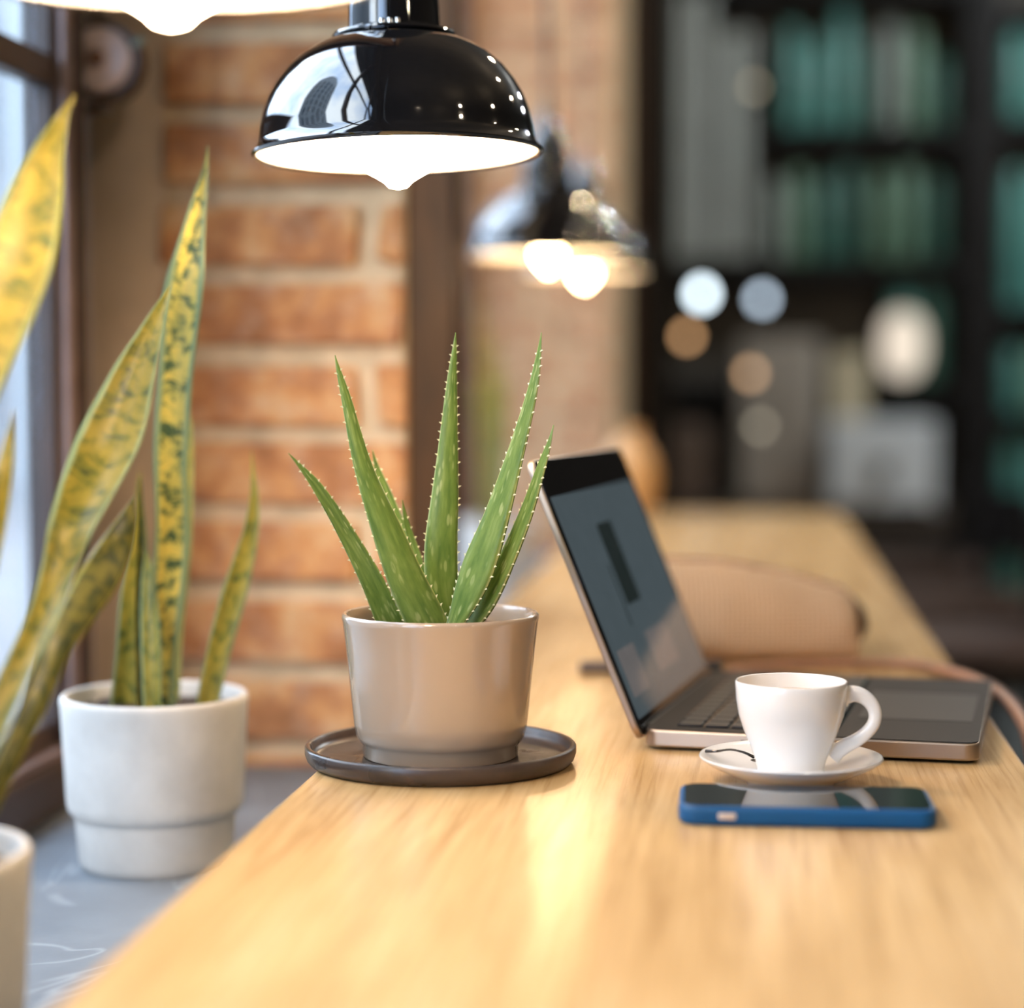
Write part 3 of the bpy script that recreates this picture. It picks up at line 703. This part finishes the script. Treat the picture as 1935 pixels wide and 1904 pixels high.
lidrect('screen_window', .030, .062, .120, .200, -.00085, SCRL, scr)
tube('hinge', [(.001, .02, BT - .004), (.001, LW / 2, BT - .004), (.001, LW - .02, BT - .004)], .0042, KEYM, lap, 12)

# ------------------------------------------------------------------ cup, saucer, spoon, coffee
cc = at(1494, 1440, 1.250); cc.z = T
sc_ = lathe('saucer', [(0, .0022), (.022, .0022), (.024, 0), (.027, .0), (.0285, .0028), (.0400, .0070), (.0505, .0122), (.0560, .0160), (.0566, .0168), (.0562, .0176), (.0550, .0176), (.0490, .0148), (.0380, .0096), (.0270, .0060), (.0215, .0050), (.0205, .0046), (0, .0046)], WHITECUP, n=96, ang=60)
sc_.location = cc; tag(sc_, 'small white porcelain saucer under the coffee cup', 'saucer')
cup = thing('coffee_cup', 'white porcelain coffee cup with round handle in front of the laptop', 'cup', (cc.x, cc.y, T + .0048))
DCU = MPP(1.25)
lathe('cup_body', [(0, .0015), (.0178, .0015), (.0186, 0), (.0198, .0), (.0203, .0015), (.0207, .005), (.0220, .0108), (.0254, .0195), (.0293, .0290), (.0325, .0388), (.0340, .0480), (.0344, .0550), (.0345, .0588), (.0340, .0594), (.0331, .0590), (.0328, .0550), (.0320, .0480), (.0307, .0400), (.0280, .0310), (.0245, .0225), (.0205, .0120), (.014, .0070), (0, .0060)], WHITECUP, cup, 96, ang=60)
lathe('coffee', [(0, .0500), (.0305, .0500), (.0322, .0502)], pm('milky_coffee', (.66, .48, .30), .3, 0, .15, 60), cup, 64)
hx = _Rt
hp = [(.0318, .0500), (.0380, .0515), (.0440, .0498), (.0490, .0455), (.0515, .0395), (.0505, .0330), (.0460, .0270), (.0400, .0225), (.0335, .0190), (.0285, .0155), (.0250, .0120)]
hd = Vector((_Rt.x, _Rt.y, 0)); hd = Matrix.Rotation(R(-4), 3, 'Z') @ hd
pts = [hd * a + Vector((0, 0, b)) for a, b in hp]
pts = crom(pts, 5); rr = [.0042 - .0012 * math.sin(PI * i / (len(pts) - 1)) for i in range(len(pts))]
rr[0] = rr[1] = .0052; rr[-1] = rr[-2] = .0046
tube('handle', pts, rr, WHITECUP, cup, 16, 1.35)
# spoon on the saucer
SPM = pm('dark_polished_steel', (.10, .09, .085), .2, 1, .1, 20)
sp_ = thing('teaspoon', 'thin dark teaspoon resting on the saucer left of the cup', 'spoon', (cc.x, cc.y, T))
a = lambda px, py, z: (ground(px, py, T + z) - sp_.location)
pts = crom([a(1334, 1419, .0178), a(1355, 1419, .0188), a(1380, 1416, .0190), a(1405, 1421, .0160), a(1424, 1430, .0120)], 6)
tube('spoon_handle', pts, [.0011 - .0004 * math.sin(PI * i / (len(pts) - 1)) for i in range(len(pts))], SPM, sp_, 10)
bm = bmesh.new(); bmesh.ops.create_uvsphere(bm, u_segments=16, v_segments=10, radius=1)
bp = a(1432, 1436, .0108)
for vv in bm.verts:
    cup_in = .35 if vv.co.z > 0 else 1
    q3 = Vector((vv.co.x * .0050, vv.co.y * .0034, vv.co.z * .0012 * cup_in)); vv.co = bp + Matrix.Rotation(R(-25), 3, 'Z') @ q3
finish('spoon_bowl', bm, SPM, sp_, smooth=180)

# ------------------------------------------------------------------ phone
p_a = ground(1290, 1560, T); p_b = ground(1766, 1570, T)
dv = (p_b - p_a); ya = math.atan2(dv.y, dv.x)
PL, PW, PT = .1440, .0690, .0112
mid = (p_a + p_b) / 2; nrm = Vector((-math.sin(ya), math.cos(ya), 0)); pc = mid + nrm * (PW / 2)
ph = thing('smartphone', 'dark screened phone in a blue case lying before the cup', 'phone', (pc.x, pc.y, T), (0, 0, ya))
bm = bmesh.new(); rbox(bm, (-PL / 2, -PW / 2, 0), (PL / 2, PW / 2, PT), .0115, 8)
finish('case', bm, BLUECASE, ph, bevel=.0030)
bm = bmesh.new(); rbox(bm, (-PL / 2 + .0030, -PW / 2 + .0030, PT - .001), (PL / 2 - .0030, PW / 2 - .0030, PT + .0001), .0088, 8)
finish('screen', bm, BEZEL, ph)
bm = bmesh.new(); rbox(bm, (-PL / 2 + .022, -PW / 2 - .0005, .0038), (-PL / 2 + .0325, -PW / 2 + .004, .0078), .0012, 3)
finish('side_button', bm, BLUEBTN, ph, bevel=.0010)

# ------------------------------------------------------------------ woven pouch, strap, pen
q = NT('woven_tan_fabric'); v = q.coords()
wv1 = q.n('TexWave', wave_type='BANDS', bands_direction='Z'); wv1.inputs['Scale'].default_value = 85; wv1.inputs['Distortion'].default_value = 1.5; q.l(v, wv1.inputs['Vector'])
wv2 = q.n('TexWave', wave_type='BANDS', bands_direction='X'); wv2.inputs['Scale'].default_value = 70; wv2.inputs['Distortion'].default_value = 1.5; q.l(v, wv2.inputs['Vector'])
mm = q.n('MixRGB', blend_type='MULTIPLY'); mm.inputs['Fac'].default_value = 1; q.l(wv1.outputs['Fac'], mm.inputs[1]); q.l(wv2.outputs['Fac'], mm.inputs[2])
q.l(q.ramp(mm.outputs[0], [(0, (.40, .23, .12)), (.5, (.84, .62, .40))]), q.b.inputs['Base Color']); q.b.inputs['Roughness'].default_value = .9
q.bump(mm.outputs[0], .6, .002); WOVEN = q.m
pr = ground(1625, 1252, T); pl = ground(1290, 1256, T)
dv = pl - pr; pa = math.atan2(dv.y, dv.x)
po = thing('zip_pouch', 'plump woven tan zip pouch lying behind the laptop', 'pouch', (pr.x, pr.y, T), (0, 0, pa))
PLN = .205
bm = bmesh.new(); NN = 28; MM = 24; rings = []
for i in range(NN + 1):
    s = i / NN; x = s * PLN
    h = .060 + .030 * math.sin(min(1, s * 1.25) * PI / 2); endr = min(1, .90 + .1 * math.sin(min(1, s / .05) * PI / 2)) * min(1, .70 + .3 * math.sin(min(1, (1 - s) / .12) * PI / 2))
    h *= endr; wd = .040 * endr; ring = []
    for j in range(MM):
        a_ = 2 * PI * j / MM; cx_ = math.cos(a_); sz = math.sin(a_)
        e = .55; xx = math.copysign(abs(cx_) ** e, cx_) * wd * (1 - .35 * max(0, sz)); zz = h * (.5 + .5 * math.copysign(abs(sz) ** e, sz))
        ring.append(bm.verts.new((x, -(.040) + xx + noise.noise(Vector((x * 30, a_, 0))) * .002, max(0.0005, zz + (noise.noise(Vector((x * 25, a_ * 2, 3))) * .002 if zz > .01 else 0)))))
    rings.append(ring)
for A_, B_ in zip(rings, rings[1:]):
    for j in range(MM): bm.faces.new((A_[j], A_[(j + 1) % MM], B_[(j + 1) % MM], B_[j]))
bm.faces.new(rings[0][::-1]); bm.faces.new(rings[-1]); bmesh.ops.recalc_face_normals(bm, faces=bm.faces)
finish('pouch_body', bm, WOVEN, po, smooth=60)
zp = []
for i in range(NN + 1):
    s = i / NN; h = (.060 + .030 * math.sin(min(1, s * 1.25) * PI / 2)) * min(1, .90 + .1 * math.sin(min(1, s / .05) * PI / 2)) * min(1, .70 + .3 * math.sin(min(1, (1 - s) / .12) * PI / 2))
    zp.append((s * PLN, -.040, h + .0005))
tube('zip', zp, .0042, STRAP, po, 10, .5)
tube('end_tab', [(.002, -.040, .050), (-.007, -.040, .040), (-.010, -.040, .028), (-.004, -.040, .018)], .0080, DARKCLOTH, po, 10)
tube('wrist_loop', crom([(.190, .0, .030), (.165, .020, .022), (.150, .030, .012), (.175, .028, .006), (.205, .010, .007)], 6), .0055, DARKCLOTH, po, 10)

st = thing('leather_strap', 'pinkish tan leather strap trailing behind the laptop and over the table edge', 'strap', (XR, 1.5, T))
a = lambda px, py, z: (ground(px, py, T + z) - st.location)
q1 = [a(1380, 1264, .004), a(1480, 1258, .004), a(1600, 1254, .004), a(1700, 1252, .005), a(1770, 1262, .006)]
q1 += [Vector((.010, q1[-1].y - .09, .006)), Vector((.026, q1[-1].y - .17, -.006)), Vector((.030, q1[-1].y - .23, -.035)), Vector((.030, q1[-1].y - .27, -.09))]
tube('strap_band', crom(q1, 6), .0052, STRAP, st, 10, .7)
tube('strap_cord', [p + Vector((.007, .012, -.001)) for p in crom(q1[3:], 6)], .0026, DARKCLOTH, st, 8)

pp = ground(1122, 1272, T)
pen = thing('marker_pen', 'short dark marker lying on the table left of the laptop lid', 'pen', (pp.x, pp.y, T), (0, 0, R(8)))
bm = bmesh.new(); add_tube(bm, [(-.012, 0, .0055), (-.011, 0, .0055), (.05, 0, .0055), (.10, 0, .0055)], [.0042, .0055, .0055, .0055], 16); bmesh.ops.recalc_face_normals(bm, faces=bm.faces)
finish('barrel', bm, pm('dark_grey_plastic', (.10, .08, .075), .4, 0, .1, 30), pen, smooth=50)
tube('cap', [(.055, 0, .0058), (.075, 0, .0058), (.11, 0, .0058)], .0058, KEYM, pen, 16)

# amber vase at the far end of the table
vc = at(1190, 968, 3.72); vc.z = T
vs = lathe('ceramic_vase', [(0, 0), (.026, 0), (.034, .012), (.043, .045), (.045, .075), (.038, .105), (.024, .125), (.018, .140), (.022, .150), (.019, .151), (.014, .140), (0, .135)], pm('amber_glaze', (.62, .36, .15), .35, 0, .15, 20), n=40, ang=60)
vs.location = vc; vs.scale = (1.15, 1.15, 1.1); tag(vs, 'blurred amber rounded vase at the far left end of the table', 'vase')

# ------------------------------------------------------------------ far background: shelving, jars, counter, stools
YS = 8.5
def X_(px, d=YS): return d * (.9936 * (px - 967) / FPX - .1132)
def Z_(py, d=YS): return CAMZ + (722 - py) / FPX * d
YB = YS + .0
sh = thing('display_shelf', 'tall black steel shelving unit at the back of the room', 'shelf', (.4, YB, 0))
def sb(name, x0, x1, z0, z1, y0=-.18, y1=.18, m=BLACKSTEEL): return box(name, (x0 - .4, y0, z0), (x1 - .4, y1, z1), m, sh)
for px0, px1 in ((1205, 1252), (1800, 1862), (2060, 2110)): sb('post', X_(px0), X_(px1), 0, 3.2, -.2, .2)
for py in (-10, 275, 512, 735, 985, 1140):
    th = .035 if py > 0 else .08
    sb('shelf_board', X_(1252), X_(1800), Z_(py) - th, Z_(py) + th)
for py in (60, 262, 600, 790, 985, 1140):
    sb('shelf_board', X_(1862), X_(2060), Z_(py) - .035, Z_(py) + .035)
sb('back_panel', X_(1252), X_(2060), .0, 3.2, .17, .19, pm('grey_brown_panel', (.085, .075, .062), .8, 0, .2, 4))
TEAL = pm('teal_glaze', (.085, .27, .235), .35, 0, .2, 8); GREEN = pm('sage_green', (.13, .24, .16), .45, 0, .2, 8)
DKG = pm('deep_green', (.04, .13, .10), .4, 0, .2, 8); GREY = pm('grey_ceramic', (.26, .29, .26), .5, 0, .1, 8); PALE = pm('pale_grey_card', (.72, .78, .82), .7, 0, .05, 5)
jar_cache = {}
def jar(px, py_base, wpx, hpx, m, mname, row, cat='jar'):
    w_ = wpx * MPP(YS) / 2; h_ = hpx * MPP(YS)
    t = thing('storage_jar', f'blurred {mname} jar on the {row}', 'jar', (X_(px), YB - .05, Z_(py_base)), group=f'{mname} jars on the {row}')
    lathe('jar_body', [(0, 0), (w_ * .9, 0), (w_, .02), (w_, h_ * .78), (w_ * .75, h_ * .88), (0, h_ * .88)], m, t, 24)
    lathe('lid', [(0, h_ * .87), (w_ * .72, h_ * .87), (w_ * .76, h_ * .93), (w_ * .5, h_), (0, h_)], m, t, 24)
rowA = Z_; 
def zrow(pyboard, th=.035): return 722 - (Z_(pyboard) + th - CAMZ) * FPX / YS
b1 = zrow(275); b2 = zrow(512); b3 = zrow(735); b4 = zrow(985)
for px, m, nm, h in ((1485, TEAL, 'teal', 190), (1530, TEAL, 'teal', 165), (1578, TEAL, 'teal', 215), (1612, DKG, 'deep green', 150), (1665, GREY, 'grey', 190), (1712, GREEN, 'sage green', 180), (1757, DKG, 'deep green', 130)):
    jar(px, b1, 42, h, m, nm, 'upper shelf')
for px, m, nm, h in ((1455, GREY, 'grey', 150), (1500, GREEN, 'sage green', 165), (1545, DKG, 'deep green', 150), (1588, DKG, 'deep green', 175), (1650, GREEN, 'sage green', 160), (1700, GREEN, 'sage green', 170), (1750, DKG, 'deep green', 150)):
    jar(px, b2, 42, h, m, nm, 'second shelf')
for px, m, nm in ((1692, TEAL, 'teal'), (1745, DKG, 'deep green')): jar(px, b3, 44, 175, m, nm, 'third shelf')
for pyb, hh, nmr in ((262, 160, 'right bay upper shelf'), (600, 250, 'right bay middle shelf'), (790, 120, 'right bay lower shelf'), (985, 160, 'right bay fourth shelf'), (1140, 120, 'right bay bottom shelf')):
    bb = zrow(pyb)
    for px, m, nm in ((1893, TEAL, 'teal'), (1938, TEAL if hh > 140 else GREEN, 'teal' if hh > 140 else 'sage green')):
        jar(px, bb, 42, hh, m, nm, nmr)
# pale hanging banners at the left of the shelf
for k, (x0, x1, y0, y1, lab) in enumerate(((1258, 1338, 25, 500, 'left of two pale grey fabric strips hanging before the dark shelves'), (1352, 1412, 95, 495, 'right of two pale grey fabric strips hanging before the dark shelves'))):
    bm = bmesh.new(); n_ = 24; za, zb = Z_(y0), Z_(y1); xa, xb = X_(x0, 8.2), X_(x1, 8.2)
    fr_ = []; bk_ = []
    for i in range(n_ + 1):
        s = i / n_; yy = .012 * math.sin(s * 14 + k)
        fr_.append([bm.verts.new((xa + (xb - xa) * s, yy, z)) for z in (za, zb)])
        bk_.append([bm.verts.new((xa + (xb - xa) * s, yy + .004, z)) for z in (za, zb)])
    for i in range(n_):
        bm.faces.new((fr_[i][0], fr_[i + 1][0], fr_[i + 1][1], fr_[i][1])); bm.faces.new((bk_[i][1], bk_[i + 1][1], bk_[i + 1][0], bk_[i][0]))
        for e in (0, 1): bm.faces.new((fr_[i][e], bk_[i][e], bk_[i + 1][e], fr_[i + 1][e]))
    for i in (0, n_): bm.faces.new((fr_[i][0], fr_[i][1], bk_[i][1], bk_[i][0]))
    bmesh.ops.recalc_face_normals(bm, faces=bm.faces)
    t = thing('hanging_banner', lab, 'banner', (0, 8.2, 0)); finish('cloth', bm, pm('pale_cloth', (.40, .42, .39), .9, 0, .12, 6), t, smooth=60)
    tube('cord', [((xa + xb) / 2, .002, za - .01), ((xa + xb) / 2, .002, 3.9)], .004, BLACKSTEEL, t, 6)
# counter with goods in front of the shelves
ct = thing('service_counter', 'dark service counter behind the far end of the table', 'counter', (0, 7.6, 0))
xa, xb = X_(1262, 7.6), X_(1790, 7.6); zc = Z_(952, 7.6)
box('counter_body', (xa, -.3, 0), (xb, .3, zc - .04), pm('dark_panel', (.035, .028, .024), .6, 0, .2, 5), ct)
box('counter_top', (xa - .02, -.33, zc - .04), (xb + .02, .33, zc), pm('dark_brown_worktop', (.06, .045, .035), .4, 0, .2, 5), ct)
def onc(px0, px1, py0, d, y, name, lab, cat, m, depth=.2, bevel=.01):
    x0, x1 = X_(px0, 7.6), X_(px1, 7.6); z1 = Z_(py0, 7.6)
    t = thing(name, lab, cat, ((x0 + x1) / 2, 7.6 + y, zc)); hw = (x1 - x0) / 2
    b_ = box('body', (-hw, -depth / 2, 0), (hw, depth / 2, z1 - zc), m, t, bevel=bevel)
    return t, hw, z1 - zc
t, hw, hh = onc(1558, 1752, 792, 0, -.08, 'espresso_machine', 'blurred pale grey espresso machine on the dark counter', 'coffee machine', PALE, .3)
box('drip_tray', (-hw * .85, -.20, 0), (hw * .85, -.14, .02), BLACKSTEEL, t)
tube('group_head', [(0, -.16, hh * .55), (0, -.16, hh * .35)], .03, CHROME, t)
t, hw, hh = onc(1395, 1545, 640, 0, .12, 'storage_cabinet', 'blurred grey-brown cabinet standing on the counter', 'cabinet', pm('grey_taupe_board', (.36, .32, .27), .7, 0, .2, 4), .25)
box('door', (-hw * .93, -.14, .02), (-.01, -.125, hh - .02), GREY if False else pm('taupe_door', (.38, .34, .29), .6, 0, .15, 4), t, bevel=.003)
box('door', (.01, -.14, .02), (hw * .93, -.125, hh - .02), bpy.data.materials['taupe_door'], t, bevel=.003)
t, hw, hh = onc(1572, 1632, 665, 0, .15, 'paper_bag', 'blurred beige paper bag standing behind the espresso machine', 'bag', pm('beige_paper', (.58, .50, .34), .8, 0, .1, 5), .12)
t, hw, hh = onc(1262, 1335, 800, 0, 0, 'brown_canister', 'blurred brown canister at the left end of the counter', 'canister', pm('brown_tin', (.13, .085, .06), .5, 0, .2, 5), .15, .03)
# round white lantern
lc = at(1706, 652, 8.15)
t = thing('paper_lantern', 'blurred white oval lantern lamp hanging before the green jars', 'lamp', lc)
lathe('lantern_shade', [(0, .13), (.03, .128), (.06, .11), (.082, .06), (.088, 0), (.082, -.06), (.06, -.11), (.03, -.128), (0, -.13)], emit('lantern_glow', (1, .86, .70), .75), t, 32, ang=180)
tube('cord', [(0, 0, .128), (0, 0, 3.88 - lc.z)], .004, BLACKSTEEL, t, 6)
# small bulbs that bloom into discs
def small_bulb(px, py, d, r, col, st, lab, squash=1):
    c = at(px, py, d); t = thing('string_bulb', lab, 'lamp', c)
    lathe('bulb', [(0, -r), (r * .7, -r * .7), (r, 0), (r * .7, r * .7), (r * .4, r * 1.1), (0, r * 1.15)], emit('bulb_glow', col, st), t, 20, ang=180)
    lathe('bulb_socket', [(0, r * 1.1), (r * .45, r * 1.1), (r * .45, r * 2), (0, r * 2)], BLACKSTEEL, t, 12)
    tube('wire', [(0, 0, r * 1.9), (0, 0, 3.88 - c.z)], .002, BLACKSTEEL, t, 6)
small_bulb(1326, 556, 7.0, .026, (.78, .92, 1), 7, 'bright bluish-white hanging bulb, upper left of the blurred shelves')
small_bulb(1440, 566, 7.0, .022, (.70, .85, 1), 4, 'dimmer bluish hanging bulb right of the brightest one')
small_bulb(1298, 636, 6.8, .018, (1, .55, .25), 3.2, 'small orange hanging bulb beside the black post')
small_bulb(1418, 706, 6.8, .018, (1, .6, .32), 2.6, 'small orange hanging bulb lower and right of the first orange one')
small_bulb(1436, 806, 6.8, .016, (.9, .8, .6), 1.4, 'faint cream bulb lowest in the background string')
small_bulb(1425, 165, 6.8, .015, (.9, .75, .5), 1.2, 'faint cream bulb highest among the background bulbs')

# bar stools with dark backs along the right of the table
def make_stool():
    t = thing('bar_stool', '', 'stool', group='black bar stools along the table')
    bm = bmesh.new(); rbox(bm, (-.19, -.19, .72), (.19, .19, .77), .05)
    finish('seat', bm, DARKCLOTH, t, bevel=.012)
    bm = bmesh.new(); n_ = 10
    for i in range(n_):
        a0 = R(-50 + 100 * (i + .5) / n_); add_box(bm, (.19 * math.cos(a0), .19 * math.sin(a0), .94), (.018, .040, .16), rotz=a0)
    finish('backrest', bm, BLACKSTEEL, t, bevel=.004)
    for sx, sy in ((1, 1), (1, -1), (-1, 1), (-1, -1)):
        tube('leg', [(.21 * sx, .21 * sy, 0), (.15 * sx, .15 * sy, .73)], .012, BLACKSTEEL, t, 10)
    for sy in (1, -1):
        tube('back_support', [(.12, .13 * sy, .75), (.14, .14 * sy, .90)], .010, BLACKSTEEL, t, 8)
    lathe('footrest', [(.175, .30), (.187, .30), (.187, .312), (.175, .312)], BLACKSTEEL, t, 32, closed=True)
    return t
stool = make_stool(); stool.location = (.50, 4.35, 0); stool['label'] = 'black bar stool nearest the camera, right of the table'
dup(stool, (.52, 5.2, 0), (0, 0, R(12)), 'second black bar stool behind the nearest one, right of the table')
dup(stool, (.50, 6.1, 0), (0, 0, R(-10)), 'farthest black bar stool, by the dark counter')
